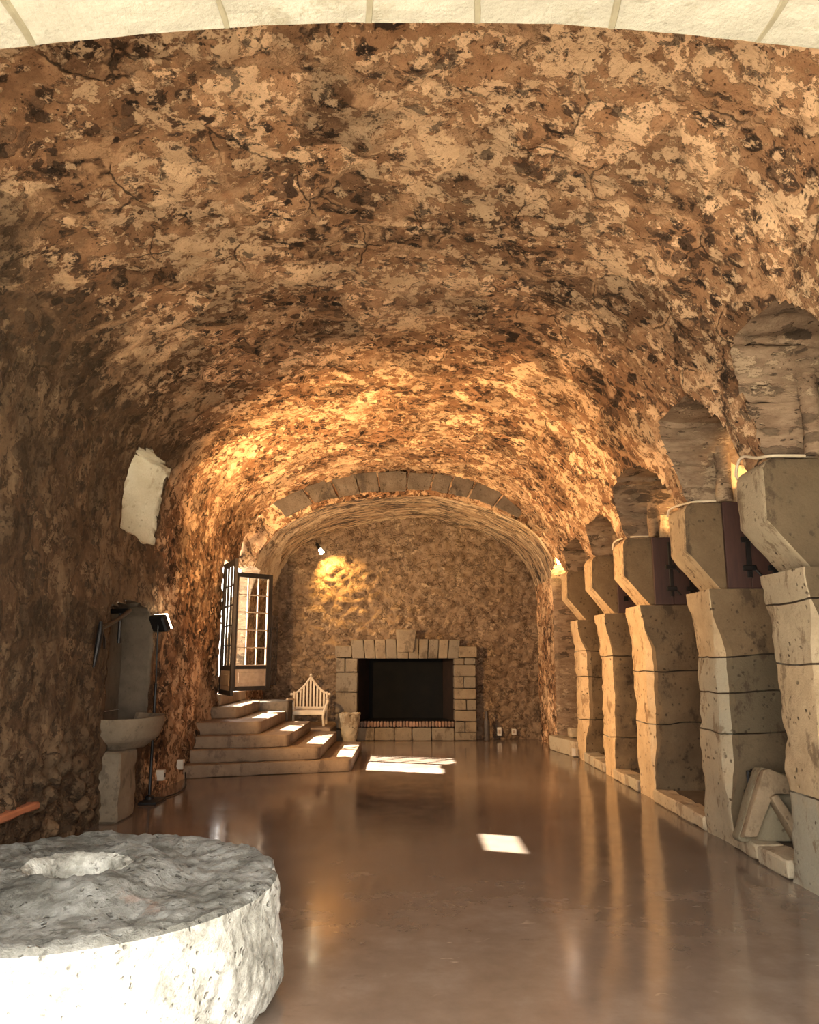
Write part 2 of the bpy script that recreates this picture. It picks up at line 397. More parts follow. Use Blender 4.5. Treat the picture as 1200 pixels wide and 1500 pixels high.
MAIN = [(-2.98, -.06), (-2.98, 1.0), (-2.98, 2.0), (-2.98, 2.8), (-2.94, 3.35), (-2.78, 3.86), (-2.42, 4.24), (-1.93, 4.50), (-1.2, 4.72), (-.3, 4.81), (.6, 4.76), (1.26, 4.61), (1.76, 4.32), (2.2, 3.82), (2.48, 3.35), (2.60, 3.02), (2.80, 2.72), (2.86, 2.3), (2.86, 1.0), (2.86, -.06)]
BACK = [(-2.96, -.06), (-2.95, 1.0), (-2.93, 2.0), (-2.86, 2.8), (-2.72, 3.15), (-2.60, 3.45), (-2.25, 3.86), (-1.6, 4.19), (-1.1, 4.31), (-.35, 4.41), (.45, 4.42), (.95, 4.31), (1.38, 4.19), (2.02, 3.86), (2.38, 3.48), (2.54, 3.10), (2.60, 2.72), (2.60, 2.3), (2.60, 1.0), (2.60, -.06)]
Y0, YR, YB = 2.15, 13.5, 16.12

def shell(P0, P1, ya, yb, ystep, holes, disp):
    """grid between two profiles with holes and their reveals; returns verts, [(face, hole index or -1)]"""
    A = P0; B = P1; ns = len(A); ny = int(round((yb - ya) / ystep)) + 1
    ys = np.linspace(ya, yb, ny)
    u = ((ys - ya) / (yb - ya))[None, :, None]
    XZ = A[:, None, :] * (1 - u) + B[:, None, :] * u
    V = np.empty((ns, ny, 3)); V[..., 0] = XZ[..., 0]; V[..., 2] = XZ[..., 1]; V[..., 1] = ys[None, :]
    V = V.reshape(-1, 3)
    i, j = np.meshgrid(np.arange(ns - 1), np.arange(ny - 1), indexing='ij'); a = (i * ny + j).ravel()
    Q = np.stack([a, a + 1, a + ny + 1, a + ny], 1)
    cen = V[Q].mean(1); hid = np.full(len(Q), -1)
    for k, h in enumerate(holes):
        hid[h['test'](cen) & (hid < 0)] = k
    border = np.zeros(ns * ny, bool).reshape(ns, ny); border[0] = border[-1] = True; border[:, 0] = border[:, -1] = True; border = border.ravel()
    faces = [tuple(q) for q in Q[hid < 0].tolist()]; ids = [-1] * len(faces)
    V = V.tolist()
    owner = {}
    for q, h in zip(Q.tolist(), hid.tolist()):
        for k in range(4):
            owner.setdefault((min(q[k], q[(k + 1) % 4]), max(q[k], q[(k + 1) % 4])), []).append((h, q[k], q[(k + 1) % 4]))
    caches = {}
    for e, l in owner.items():
        if len(l) == 2 and l[0][0] != l[1][0]:
            hk = max(l[0][0], l[1][0]) if min(l[0][0], l[1][0]) < 0 else None
            if hk is None: continue
            keep = l[0] if l[0][0] < 0 else l[1]
            h = holes[hk]; L = h.get('layers', 10); d = np.array(h['dir'], float) * h['depth']
            def chain(v):
                if (hk, v) not in caches:
                    p = np.array(V[v]); c = [v]; tp = h.get('taper', 0); cc = np.array(h.get('center', p))
                    for m in range(1, L + 1):
                        q = p + d * m / L; off = (cc - p) * tp * m / L; off[0] = 0
                        V.append((q + off).tolist()); c.append(len(V) - 1)
                    caches[(hk, v)] = c
                return caches[(hk, v)]
            c1, c2 = chain(keep[1]), chain(keep[2])
            for m in range(L):
                faces.append((c1[m + 1], c2[m + 1], c2[m], c1[m])); ids.append(hk)
    V = np.array(V); F = np.array(faces)
    n = np.cross(V[F[:, 2]] - V[F[:, 0]], V[F[:, 3]] - V[F[:, 1]])
    N = np.zeros_like(V)
    for k in range(4): np.add.at(N, F[:, k], n)
    N /= np.maximum(np.linalg.norm(N, axis=1), 1e-9)[:, None]
    V = V + N * disp(V)[:, None]
    return V, F, np.array(ids)

def part(name, V, F, mat, sel, mi=None):
    f = F[sel]; u, inv = np.unique(f.ravel(), return_inverse=True)
    me = meshdata(name, V[u], inv.reshape(-1, 4).tolist())
    o = link(name, me, mat)
    if mi is not None: me.polygons.foreach_set('material_index', mi[sel].astype(np.int32))
    return o

def disp_vault(p):
    d = .045 * fbm(p * .8, 3, 3)
    f1, f2 = worley(p * np.array([2.6, 2.6, 3.2]) + .25 * fbm(p * 2, 2, 9)[:, None], 5)
    d += .030 * np.clip((f2 - f1) * 2.2, 0, 1) - .02
    g1, g2 = worley(p * 8.0, 11)
    # the lower part of the side wall near the millstone is bare cobbles
    cob = np.clip((8.2 - p[:, 1]) / .6, 0, 1) * np.clip((1.15 - p[:, 2]) / .7, 0, 1) * (p[:, 0] < -2.5)
    rough = np.clip((p[:, 1] - 9.2) / .5, .35, 1)
    d += (.022 * rough) * np.clip((g2 - g1) * 2.0, 0, 1) + .012 * fbm(p * 9, 3, 21)
    c1, c2 = worley(p * 6.0, 31)
    d += cob * (.11 * np.clip((c2 - c1) * 2.2, 0, 1) - .05)
    return d

def arch_y(ya, yb, z0, zs, za, xs):
    def f(c):
        yc, hw = (ya + yb) / 2, (yb - ya) / 2
        u = np.clip(1 - (np.abs(c[:, 1] - yc) / hw) ** (2 if xs < 0 else 5), 0, None)
        top = zs + (za - zs) * np.sqrt(u)
        return (np.abs(c[:, 1] - yc) < hw) & (c[:, 2] > z0) & (c[:, 2] < top) & (c[:, 0] * xs > 1.0)
    return f

# buttresses along the press bays: near face, far face
BUT = [(5.30, 5.95), (7.02, 7.60), (9.16, 9.74), (10.86, 11.39), (12.64, 13.17)]
bays = [(4.25, BUT[0][0])] + [(BUT[k][1], BUT[k + 1][0]) for k in range(4)] + [(BUT[4][1], 14.6)]
apex = [3.72, 3.70, 3.55, 3.42, 3.36, 3.28]
holes = [dict(test=arch_y(7.95, 9.12, 2.86, 3.70, 3.76, -1), dir=(-1, 0, .5), depth=.80),
         dict(test=lambda c: (c[:, 1] > 12.45) & (c[:, 2] < 3.15) & (c[:, 0] < -1), dir=(-1, 0, 0), depth=.32),
         dict(test=arch_y(7.95, 9.22, .84, 1.98, 2.14, -1), dir=(-1, 0, 0), depth=.38)]
for (a, b), z in zip(bays, apex):
    b2 = b if b > 14 else [q[1] for q in BUT if q[0] == b][0] - .38
    up, lo_ = arch_y(a - .04, b2, 2.1, 2.95, z, 1), arch_y(a - .11, b + .11, -1, 2.12, 2.15, 1)
    holes.append(dict(test=lambda c, up=up, lo_=lo_: up(c) | lo_(c), dir=(1, 0, 0), depth=1.15, layers=14))
VM, FM, IM = shell(catmull(MAIN, .036), catmull(MAIN, .036), Y0, YR, .036, holes, disp_vault)
cenM = VM[FM].mean(1)
isL = (cenM[:, 0] < -2.3) & (cenM[:, 2] < 3.95) & ((IM == -1) | ((IM >= 0) & (IM < 3)))
isR = (cenM[:, 0] > 2.0) & ((IM >= 3) | (cenM[:, 2] < 2.9))
mi = np.zeros(len(FM)); mi[(IM == 2)] = 1; mi[(IM == 0)] = 2; mi[(IM == 1)] = 2
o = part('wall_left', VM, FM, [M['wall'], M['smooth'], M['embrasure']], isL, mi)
tag(o, 'rough rubble side wall with arched niche, small high window and glazed doorway', 'wall', kind='structure')
mi = np.zeros(len(FM)); mi[IM >= 3] = 1
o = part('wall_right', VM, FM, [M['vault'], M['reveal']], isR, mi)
tag(o, 'recessed bay walls with arched heads behind the stone buttresses', 'wall', kind='structure')
o = part('ceiling', VM, FM, M['vault'], ~isL & ~isR)
tag(o, 'wide barrel vault of rubble with flaking tan plaster over the hall', 'ceiling', kind='structure')

# far bay: lower vault, its walls
def disp_back(p):
    d = .03 * fbm(p * np.array([.9, 2.2, .9]), 3, 41)
    f1, f2 = worley(p * np.array([2.2, 6.0, 3.0]), 45)
    return d + .022 * np.clip((f2 - f1) * 2.0, 0, 1) + .008 * fbm(p * 11, 3, 47)
hb = [dict(test=lambda c: (c[:, 1] < 14.28) & (c[:, 2] < 2.86 + .3 * np.sqrt(np.clip(1 - ((c[:, 1] - 13.5) / .78) ** 2, 0, 1))) & (c[:, 0] > 1.5), dir=(1, 0, 0), depth=1.2, layers=14),
      dict(test=lambda c: (c[:, 1] < 14.3) & (c[:, 2] < 3.15) & (c[:, 0] < -1.5), dir=(-1, 0, 0), depth=.34)]
VB, FB, IB = shell(catmull(BACK, .036), catmull(BACK, .036), YR, YB, .036, hb, disp_back)
cb = VB[FB].mean(1); low = cb[:, 2] < 3.0
mi = np.where((cb[:, 0] + .22 * (cb[:, 1] - 13.5) + .15 * np.sin(cb[:, 2] * 9 + cb[:, 1] * 7) < -2.0) & (cb[:, 2] < 4.0), 1, 0)
o = part('trim_2', VB, FB, [M['soffit'], M['haunch']], ~low & (IB < 0), mi)
tag(o, 'lower arch of streaky cut stone in front of the fireplace wall', 'arch', kind='structure')
mi = np.where(IB >= 0, 1, 0)
o = part('wall_back_side', VB, FB, [M['wall'], M['reveal']], low | (IB >= 0), mi)
tag(o, 'side walls of the far bay beside the fireplace', 'wall', kind='structure')

# step between the high vault and the far arch, with dark voussoirs set on it
PA = catmull(MAIN, .036); PBk = catmull(BACK, .036)
def by_angle(P, n):
    c = np.array([-.15, 2.0]); a = np.arctan2(P[:, 1] - c[1], P[:, 0] - c[0]); r = np.linalg.norm(P - c, axis=1)
    q = np.linspace(math.pi * 1.02, -.02 * math.pi, n); k = (P[:, 1] > 1.2)
    a2 = np.where(a < -2, a + 2 * math.pi, a)[k]; rr = r[k]; s = np.argsort(a2)
    R = np.interp(q, a2[s], rr[s]); return np.stack([c[0] + R * np.cos(q), c[1] + R * np.sin(q)], 1)
n = 240; ga = by_angle(PA, n); gb = by_angle(PBk, n)
V = []; F = []
K = 12
for i in range(n):
    for k in range(K + 1):
        u = -.08 + 1.16 * k / K; u = 1.5 if k == K else u; p = ga[i] * u + gb[i] * (1 - u); V.append((p[0], YR, p[1]))
for i in range(n - 1):
    for k in range(K):
        if max(V[i * (K + 1) + k][2], V[(i + 1) * (K + 1) + k][2]) < 3.15: continue
        F.append((i * (K + 1) + k, (i + 1) * (K + 1) + k, (i + 1) * (K + 1) + k + 1, i * (K + 1) + k + 1))
V = np.array(V); V[:, 1] += .03 * fbm(V * np.array([5, 1, 5]), 4, 3)
V2 = V.copy(); V2[:, 1] = V2[:, 1] * 0 + YR + .13; nv = len(V); V = np.vstack([V, V2]); F += [tuple(q + nv for q in f) for f in F]  # second sheet added unseen behind the first to block sky leaks
o = link('trim_3', meshdata('ring', V, F), M['vault']); tag(o, 'mortared face of the step between the high vault and the far arch', 'wall', kind='structure')
mb = MB(); i = 62
while i < n - 62:
    w = int(rng.integers(9, 15)); e = min(i + w - 1, n - 60)
    if rng.random() < .9:
        m = e - i + 1; lo = .10 + .08 * rng.random(); hi = .90 + .1 * rng.random(); V = []
        for yy in (YR - .035 - .02 * rng.random(), YR + .1):
            for k in range(i, e + 1):
                for u in (lo, hi):
                    p = ga[k] * u + gb[k] * (1 - u); V.append((p[0], yy, p[1]))
        F = []; h = 2 * m
        for k in range(m - 1):
            a = 2 * k; F.append((a, a + 1, a + 3, a + 2)); F.append((a + 1, h + a + 1, h + a + 3, a + 3)); F.append((a, a + 2, h + a + 2, h + a))
        F += [(0, h, h + 1, 1), (2 * m - 2, 2 * m - 1, h + 2 * m - 1, h + 2 * m - 2)]
        mb.add(V, F, rng.random())
    i = e + 1
o = mb.build('trim_1', M['dark_vous'], None, False); roughen(o, .02, 7, .05, 5)
tag(o, 'ring of dark grey voussoirs framing the far arch', 'arch', kind='structure')

# fireplace end wall
def disp_end(p):
    f1, f2 = worley(p * np.array([3.6, 3.6, 5.0]) + .3 * fbm(p * 2.5, 2, 61)[:, None], 55)
    g1, g2 = worley(p * 11, 57)
    return .04 * fbm(p * 1.1, 3, 51) - .085 * np.clip((f2 - f1) * 1.8, 0, 1) - .03 * np.clip((g2 - g1) * 2, 0, 1) + .01 * fbm(p * 9, 3, 59)
xs = np.arange(-3.2, 3.01, .036); zs = np.arange(-.06, 4.75, .036)
gx, gz = np.meshgrid(xs, zs, indexing='ij'); V = np.stack([gx, np.full_like(gx, YB), gz], -1).reshape(-1, 3); nz = len(zs)
i, j = np.meshgrid(np.arange(len(xs) - 1), np.arange(nz - 1), indexing='ij'); a = (i * nz + j).ravel()
Q = np.stack([a, a + 1, a + nz + 1, a + nz], 1); c = V[Q].mean(1)
Q = Q[~((c[:, 0] > -1.15) & (c[:, 0] < 1.0) & (c[:, 2] > .1) & (c[:, 2] < 1.70))]
V[:, 1] += disp_end(V)
o = link('wall_back', meshdata('end', V, Q.tolist()), M['back']); tag(o, 'lumpy rubble end wall around the stone fireplace', 'wall', kind='structure')

def quad(name, pts, mat, label, cat, kind='structure'):
    o = link(name, meshdata(name, pts, [(0, 1, 2, 3)]), mat, None, False); return tag(o, label, cat, kind=kind)
# niche back, bay back wall
xs = np.arange(7.8, 9.4, .05); zs = np.arange(.7, 2.3, .05); gy, gz = np.meshgrid(xs, zs, indexing='ij')
V = np.stack([np.full_like(gy, -3.34), gy, gz], -1).reshape(-1, 3); V[:, 0] += .02 * fbm(V * 3, 3, 5); nz = len(zs)
i, j = np.meshgrid(np.arange(len(xs) - 1), np.arange(nz - 1), indexing='ij'); a = (i * nz + j).ravel()
o = link('wall_niche', meshdata('nb', V, np.stack([a, a + 1, a + nz + 1, a + nz], 1).tolist()), M['smooth']); tag(o, 'smooth dark back of the arched pump niche', 'wall', kind='structure')
ys = np.arange(Y0, YB + .05, .06); zs = np.arange(-.06, 4.3, .06); gy, gz = np.meshgrid(ys, zs, indexing='ij')
V = np.stack([np.full_like(gy, 3.62), gy, gz], -1).reshape(-1, 3); V[:, 0] += .03 * fbm(V * 2.5, 4, 8); nz = len(zs)
i, j = np.meshgrid(np.arange(len(ys) - 1), np.arange(nz - 1), indexing='ij'); a = (i * nz + j).ravel()
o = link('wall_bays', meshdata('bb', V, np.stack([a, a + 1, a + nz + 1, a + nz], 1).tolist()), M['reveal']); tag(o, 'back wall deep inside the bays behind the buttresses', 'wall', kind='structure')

quad('floor', [(-3.7, 1.7, 0), (3.7, 1.7, 0), (3.7, 16.9, 0), (-3.7, 16.9, 0)], M['floor'], 'polished brown concrete floor of the hall', 'floor')
quad('ground_entry', [(-30, -40, -.015), (30, -40, -.015), (30, 1.75, -.015), (-30, 1.75, -.015)], M['terrace'], 'pale ground outside the entrance arch', 'ground')
quad('ground_terrace', [(-30, 1.0, .99), (-3.32, 1.0, .99), (-3.32, 30, .99), (-30, 30, .99)], M['terrace'], 'pale terrace outside the glazed doorway', 'ground')
quad('light_blocker', [(-3.6, 1.2, 5.6), (4.4, 1.2, 5.6), (4.4, 16.6, 5.6), (-3.6, 16.6, 5.6)], M['soot'], 'unseen sheet added above the vault against light leaks', 'light_blocker')  # unseen cover added to stop sun and sky leaking through the vault seams

# entrance arch (front wall)
R = 8.6; zc = 3.575 - R; hw = 2.0
arc = [(x, zc + math.sqrt(R * R - x * x)) for x in np.linspace(hw, -hw, 61)]
V = []; F = []; T = []
ysl = np.linspace(1.15, 2.2, 22)
prof = [(hw, z) for z in np.linspace(-.05, arc[0][1], 30)[:-1]] + arc + [(-hw, z) for z in np.linspace(arc[-1][1], -.05, 30)[1:]]
for x, z in prof:
    for y in ysl: V.append((x, y, z))
ny = len(ysl)
joint = {35, 43, 51, 59, 67, 75, 83}
for i in range(len(prof) - 1):
    for j in range(ny - 1): F.append((i * ny + j, i * ny + j + 1, (i + 1) * ny + j + 1, (i + 1) * ny + j)); T.append((i // 8 * 37 % 10) / 10)
V = np.array(V)
nrm = np.array([[-p[0] / 9, 0, -1] if 29 <= k // 1 < 90 else [-np.sign(p[0]), 0, 0] for k, p in enumerate(prof)]).repeat(ny, 0)
V = V + nrm * (.006 * fbm(V * 6, 4, 2))[:, None]
m = len(V)
outer = [(5.2, -.05), (5.2, 7), (-5.2, 7), (-5.2, -.05)]
def face_side(y, jj):
    b = len(V_l)
    V_l.extend([(x, y, z) for x, z in outer])
    idx = [i * ny + jj for i in range(len(prof))]
    top = [k for k in range(29, 90)]
    # two side panels and one strip above the arch
    F.append(tuple([b, b + 1] + [idx[29]] + idx[28::-1][::-1][::-1])); T.append(.4)
    F.append(tuple([b + 1, b + 2] + [idx[k] for k in range(len(idx) - 30, 28, -1)])); T.append(.4)
    F.append(tuple([b + 2, b + 3] + [idx[k] for k in range(len(idx) - 1, len(idx) - 31, -1)])); T.append(.4)
V_l = V.tolist()
face_side(1.15, 0); face_side(2.2, ny - 1)
o = link('wall_front', meshdata('front', V_l, F, T), M['entry'], None, False); tag(o, 'pale limestone entrance arch with worn joints overhead', 'arch', kind='structure')
# raised pale mortar lines under the arch, running through the wall
for x in (-1.50, -1.22, -.60, -.13, .21, .64, 1.12, 1.6):
    z = zc + math.sqrt(R * R - x * x); mb = MB(); w = .012 + .006 * rng.random()
    V2 = []; F2 = []
    for k, y in enumerate(ysl):
        q = x + .012 * math.sin(y * 9 + x * 30); V2 += [(q - w, y, z + .006), (q - w * .5, y, z - .005), (q + w * .5, y, z - .005), (q + w, y, z + .006)]
    for k in range(ny - 1):
        for e in range(3): F2.append((4 * k + e, 4 * k + e + 1, 4 * k + e + 5, 4 * k + e + 4))
    mb.add(V2, F2, .5)
    if x == -1.50: mort = mb
    else: mort.add(V2, F2, .5)
M['mortar'] = plain('old_mortar', (.15, .128, .082), (.12, .10, .062), 14, .9)
o = mort.build('trim_4', M['mortar']); tag(o, 'mortar joints in the entrance arch', 'joint', kind='structure')

# ------------------------------------------------------------------ buttresses
def buttress(k, ya, yb, mat, label, courses, tones, cham=.09, seed=0, rough_side=False):
    root = empty('stone_buttress', (2.75, (ya + yb) / 2, 0), label, 'buttress', 'stone buttresses along the bays', kind='thing')
    ox, oy = 2.75, (ya + yb) / 2
    zs = sorted(set(np.round(np.concatenate([np.arange(0, 2.171, .045)] + [[c - .007, c, c + .007] for c in courses] + [[2.17]]), 4)))
    zs = [z for z in zs if 0 <= z <= 2.17]
    V = []; F = []; T = []; rings = []
    for z in zs:
        t = max(0, min(1, (z - 1.65) / .5)); flare = t * t * (3 - 2 * t)
        xf = 2.73 - .055 * flare + (.015 if z < .35 else 0) * 0
        yf = yb + .05 * flare
        e = max(0, min(1, (z - .25) / .45)) * max(0, min(1, (1.98 - z) / .38)); c = .012 + cham * (e * e * (3 - 2 * e))
        g = .012 if any(abs(z - q) < 1e-3 for q in courses) else 0
        xf += g; yf -= g; yn = ya + g
        pts = [(3.66, yf)] + [(x, yf) for x in np.linspace(3.5, xf + .03, 8)] + [(xf + .012, yf - .004), (xf, yf - .02)]
        pts += [(xf, y) for y in np.linspace(yf - .06, yn + c, 8)]
        pts += [(xf + c * u, yn + c * (1 - u)) for u in (.33, .66, 1)]
        pts += [(x, yn) for x in np.linspace(xf + c + .05, 3.55, 12)] + [(3.66, yn)]
        rings.append(len(V)); m = len(pts); V += [(x, y, z) for x, y in pts]
    for a, b, z in zip(rings, rings[1:], zs):
        tn = tones[sum(1 for q in courses if q <= z + 1e-4)]
        if any(abs(z - q) < .0075 and z - q < .001 for q in courses): tn = 2
        for q in range(m - 1): F.append((a + q, b + q, b + q + 1, a + q + 1)); T.append(tn)
    F.append(tuple(rings[-1] + q for q in range(m))); T.append(tones[-1])
    V = np.array(V)
    V[:, 2] += .022 * fbm(V * np.array([2.5, 2.5, .6]), 3, seed + 8) * ((V[:, 2] > .04) & (V[:, 2] < 2.14))
    d = .012 * fbm(V * 5, 4, seed) + .014 * fbm(V * 1.7, 2, seed + 5) + .009 * fbm(V * 13, 3, seed + 2)
    side = np.clip((V[:, 0] - 2.80) / .05, 0, 1) * (V[:, 1] < (ya + yb) / 2)
    V[:, 0] += d * (V[:, 0] < 2.85); V[:, 1] += d * np.where(V[:, 1] < oy, 1, -1)
    if rough_side:
        f1, f2 = worley(V * 9, seed); V[:, 1] -= side * .035 * np.clip((f2 - f1) * 2, 0, 1) * (V[:, 2] < 1.75)
    V -= np.array([ox, oy, 0])
    sh = link('shaft', meshdata('shaft', V, F, T), [mat, M['lime_shaded']], root, True)
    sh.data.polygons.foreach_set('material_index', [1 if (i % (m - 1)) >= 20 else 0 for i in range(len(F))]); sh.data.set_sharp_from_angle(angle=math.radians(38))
    # corbel
    mb = MB(); top = 2.985
    poly = [(2.84, 2.172), (2.545, 2.53), (2.55, 2.90), (2.575, top - .03), (2.62, top), (3.66, top), (3.66, 2.172)]
    mb.prism([(x - ox, z) for x, z in poly], 'y', yb - .44 - oy, yb + .03 - oy, .02, tones[-1])
    o = mb.build('corbel', [mat, M['lime_shaded']], root, True); roughen(o, .010, 5, .06, seed + 9)
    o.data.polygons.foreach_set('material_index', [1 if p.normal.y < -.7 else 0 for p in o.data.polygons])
    return root
buttress(0, *BUT[0], M['lime_grey'], 'stone buttress with grey foot block, its corbel carrying a looping white cable', [.62, 1.52, 1.95], [.95, .05, .35, .45], .12, 3)
buttress(1, *BUT[1], M['lime_grey'], 'stone buttress with dark scar below its head and two grey middle blocks', [.93, 1.27, 1.58], [.55, .8, .75, .05], .10, 13)
buttress(2, *BUT[2], M['lime'], 'smooth tan stone buttress standing between two dark iron-barred shutters', [.84, 1.42], [.2, .1, .05], .085, 23)
buttress(3, *BUT[3], M['lime'], 'stone buttress with coarse picked side face and brightly lit head', [.52, 1.58], [.0, .05, .0], .05, 33, True)
buttress(4, *BUT[4], M['lime'], 'brightly lit stone buttress next to the low stone ledge of the far bay', [.62, 1.27, 1.67], [.0, .0, .05, .0], .13, 43)

# kerb stones and raised floor inside each bay
for k, (a, b) in enumerate(bays[:5]):
    y = a + .012; n = 2 if b - a > 1.0 else 2; w = (b - a - .024) / n
    for q in range(n):
        mb = MB(); mb.box(2.70, 2.93, y + .008, y + w - .008, 0, .12 + .015 * rng.random(), .015, rng.random(), .008)
        o = mb.build('kerb_stone', M['kerb'], None, True); roughen(o, .008, 8, .05, k * 3 + q)
        nm = ['on the entrance side of the grey-footed buttress', 'under the leaning broken slab', 'between the buttress with the dark scar and the smooth tan buttress', 'between the smooth tan buttress and the coarse picked one', 'between the two brightest buttresses'][k]
        tag(o, ('nearer ' if q == 0 else 'farther ') + 'low kerb stone ' + nm, 'kerb stone', 'kerb stones along the bays'); y += w
    mb = MB(); mb.box(2.935, 3.66, a - .02, b + .02, .0, .115, 0, .6)
    o = mb.build('trim_%d' % (10 + k), M['smooth']); tag(o, 'earthen floor inside bay', 'floor', kind='structure')

# pale plaster pilaster edges deep in the bay heads
for k, (ya, yb) in enumerate(BUT):
    x0 = 2.875; ya = yb - .40
    mb = MB(); mb.tube([(x0 + .05, ya - .06, 2.985), (x0 + .055, ya - .065, 3.3), (x0 + .04, ya - .06, 3.6), (x0 + .0, ya - .05, 3.95)], [.07, .07, .07, .07], 14)
    o = mb.build('trim_%d' % (20 + k), M['reveal'], None, True); roughen(o, .012, 5, .05, 70 + k)
    tag(o, 'rounded plaster edge above a buttress in the bay head', 'pilaster', kind='structure')
    mb = MB(); mb.box(x0 + .12, 3.64, ya - .05, ya + .02, 2.985, 3.9, .01, .1); o = mb.build('trim_%d' % (30 + k), M['lime'], None, True); roughen(o, .015, 4, .06, 90 + k)
    tag(o, 'plastered recess above a buttress in the bay head', 'wall', kind='structure')

# iron barred board shutters beside the corbels
shl = ['red-brown board shutter with two iron bars under the cable-carrying corbel', 'red-brown board shutter with a pair of long iron bolts beside the smooth tan buttress', 'small dark board shutter with two square holes beside the coarse picked buttress']
for k, (ya, yb) in enumerate([BUT[1], BUT[2], BUT[3]]):
    yc = yb - .478
    r = empty('board_shutter', (3.215, yc, 2.18), shl[k], 'shutter', 'board shutters in the bays')
    mb = MB()
    for q in range(3): mb.box(-.33 + q * .22, -.115 + q * .22, -.02, .02, 0, .80, .005, rng.random())
    mb.build('boards', M['shutter'], r)
    if k < 2:
        for q, x in enumerate((-.13, .10)):
            mb = MB(); mb.box(x - .022, x + .022, -.045, -.02, .10, .74 if k else .86, .004)
            mb.tube([(x, -.05, .74 if k else .86), (x + .02, -.07, .80 if k else .92), (x + .05, -.06, .82 if k else .94)], .014, 8)
            bo = mb.build('iron_bar', M['iron'], r)
            for z in (.16, .42):
                m2 = MB(); m2.box(x - .06, x + .06, -.05, -.02, z, z + .05, .006); m2.tube([(x + .05, -.06, z), (x + .09, -.07, z - .05)], .012, 8)
                m2.build('keeper', M['iron'], bo)
    else:
        for x in (-.22, -.03):
            mb = MB(); mb.box(x - .03, x + .03, -.028, -.018, .16, .23, .004); mb.build('square_hole', M['soot'], r)

# white cables lying over the corbels, and the floodlights they feed
for k, (lab, pts) in enumerate([
    ('white cable looping over the corbel beside the leaning slab buttress', [(2.60, 6.02, 2.93), (2.545, 5.96, 2.96), (2.55, 5.90, 3.06), (2.56, 5.82, 3.075), (2.58, 5.66, 3.02), (2.62, 5.52, 3.0), (2.80, 5.50, 2.995), (3.2, 5.50, 2.995)]),
    ('white cable along the corbel of the buttress with the dark scar', [(2.545, 7.62, 2.93), (2.55, 7.58, 2.99), (2.58, 7.45, 3.005), (2.66, 7.22, 3.0), (2.80, 7.17, 3.0), (2.95, 7.15, 3.0)]),
    ('white cable along the corbel of the smooth tan buttress', [(2.545, 9.76, 2.90), (2.55, 9.70, 2.98), (2.60, 9.5, 3.005), (2.72, 9.32, 3.0), (2.95, 9.29, 3.0)])]):
    P = catmull(pts, .04); mb = MB(); mb.tube([tuple(p) for p in P], .011 if k else .012, 8)
    o = mb.build('lamp_cable', M['cable'], None, True); tag(o, lab, 'cable', 'cables over the corbels')

# ledge of the far bay and its block
mb = MB(); mb.prism([(2.45, 14.28), (2.66, 13.19), (3.5, 13.19), (3.5, 14.28)], 'z', 0, .24, .015, .6)
o = mb.build('stone_ledge', M['kerb'], None, True); roughen(o, .01, 6, .06, 3); tag(o, 'low stone ledge in the far bay beside the brightly lit buttress', 'ledge')
mb = MB(); mb.box(2.72, 3.1, 13.75, 14.0, .245, .40, .02, .3); o = mb.build('stone_block', M['lime_grey'], None, True); roughen(o, .008, 9, .05, 8); tag(o, 'small pale stone block lying on the low ledge of the far bay', 'block')
mb = MB(); mb.box(2.60, 2.655, 13.0, 13.09, .03, .16, .008); o = mb.build('power_socket', M['white_plastic']); tag(o, 'white socket box at the foot of the brightly lit buttress', 'socket')

# broken slab leaning in the first bay
r = empty('broken_slab', (2.62, 6.62, .125), 'broken carved stone slab leaning in the bay beside the buttress with grey foot', 'slab')
mb = MB()
mb.prism([(0, .03), (.02, .0), (.45, -.0), (.50, .02), (.53, .44), (.46, .50), (.25, .57), (.22, .53)], 'y', .0, .14, .012, .7); o = mb.build('back_slab', M['slab'], r, True); roughen(o, .008, 6, .06, 2)
mb = MB()
mb.prism([(0, .035), (.23, .54), (.27, .555), (.50, .47), (.50, .36), (.285, .36), (.12, .04)], 'y', -.09, .0, .012, .1)
mb.prism([(.245, .34), (.30, .36), (.50, .02), (.42, .0)], 'y', -.13, -.0, .01, .05); o = mb.build('raised_rim', M['slab'], r, True); roughen(o, .007, 7, .06, 4)
r.rotation_euler = (math.radians(-6), 0, 0)
mb = MB(); mb.tube([(2.86, 7.01, .45), (2.86, 6.93, .45), (2.86, 6.93, .62), (2.93, 6.93, .62), (2.93, 7.01, .62)], .014, 8); o = mb.build('iron_staple', M['iron']); tag(o, 'black iron staple in the wall behind the leaning broken slab', 'staple')

# ------------------------------------------------------------------ steps, doorway, far corner
st = empty('stone_staircase', (-2.2, 12.6, 0), 'flight of pale stone steps climbing to the glazed doorway', 'staircase')
xr = [-.82, -1.25, -1.70, -2.13, -2.58]; yl = [10.80, 11.02, 11.2, 11.36, 12.1]; yr = [11.50, 11.42, 11.46, 11.55, 12.16]
for k in range(5):
    mb = MB(); z0, z1 = .17 * k, .17 * (k + 1)
    poly = [(-3.05, yl[k]), (-2.2 if k < 3 else (-3.0 + xr[k]) / 2, (yl[k] * .55 + yr[k] * .45)), (xr[k] - .10, yr[k]), (xr[k] - .03, yr[k] + .03), (xr[k], yr[k] + .10), (xr[k], 13.95), (-3.05, 13.95)]
    mb.prism([(x + 2.2, y - 12.6) for x, y in poly], 'z', z0, z1 - .0, .022, .3 + .1 * k)
    o = mb.build('step', M['step'], st, True); roughen(o, .007, 5, .09, 10 + k)
mb = MB(); mb.box(-3.45 + 2.2, -2.9 + 2.2, 12.4 - 12.6, 14.25 - 12.6, .85, 1.02, .015, .4); mb.build('threshold', M['step'], st)
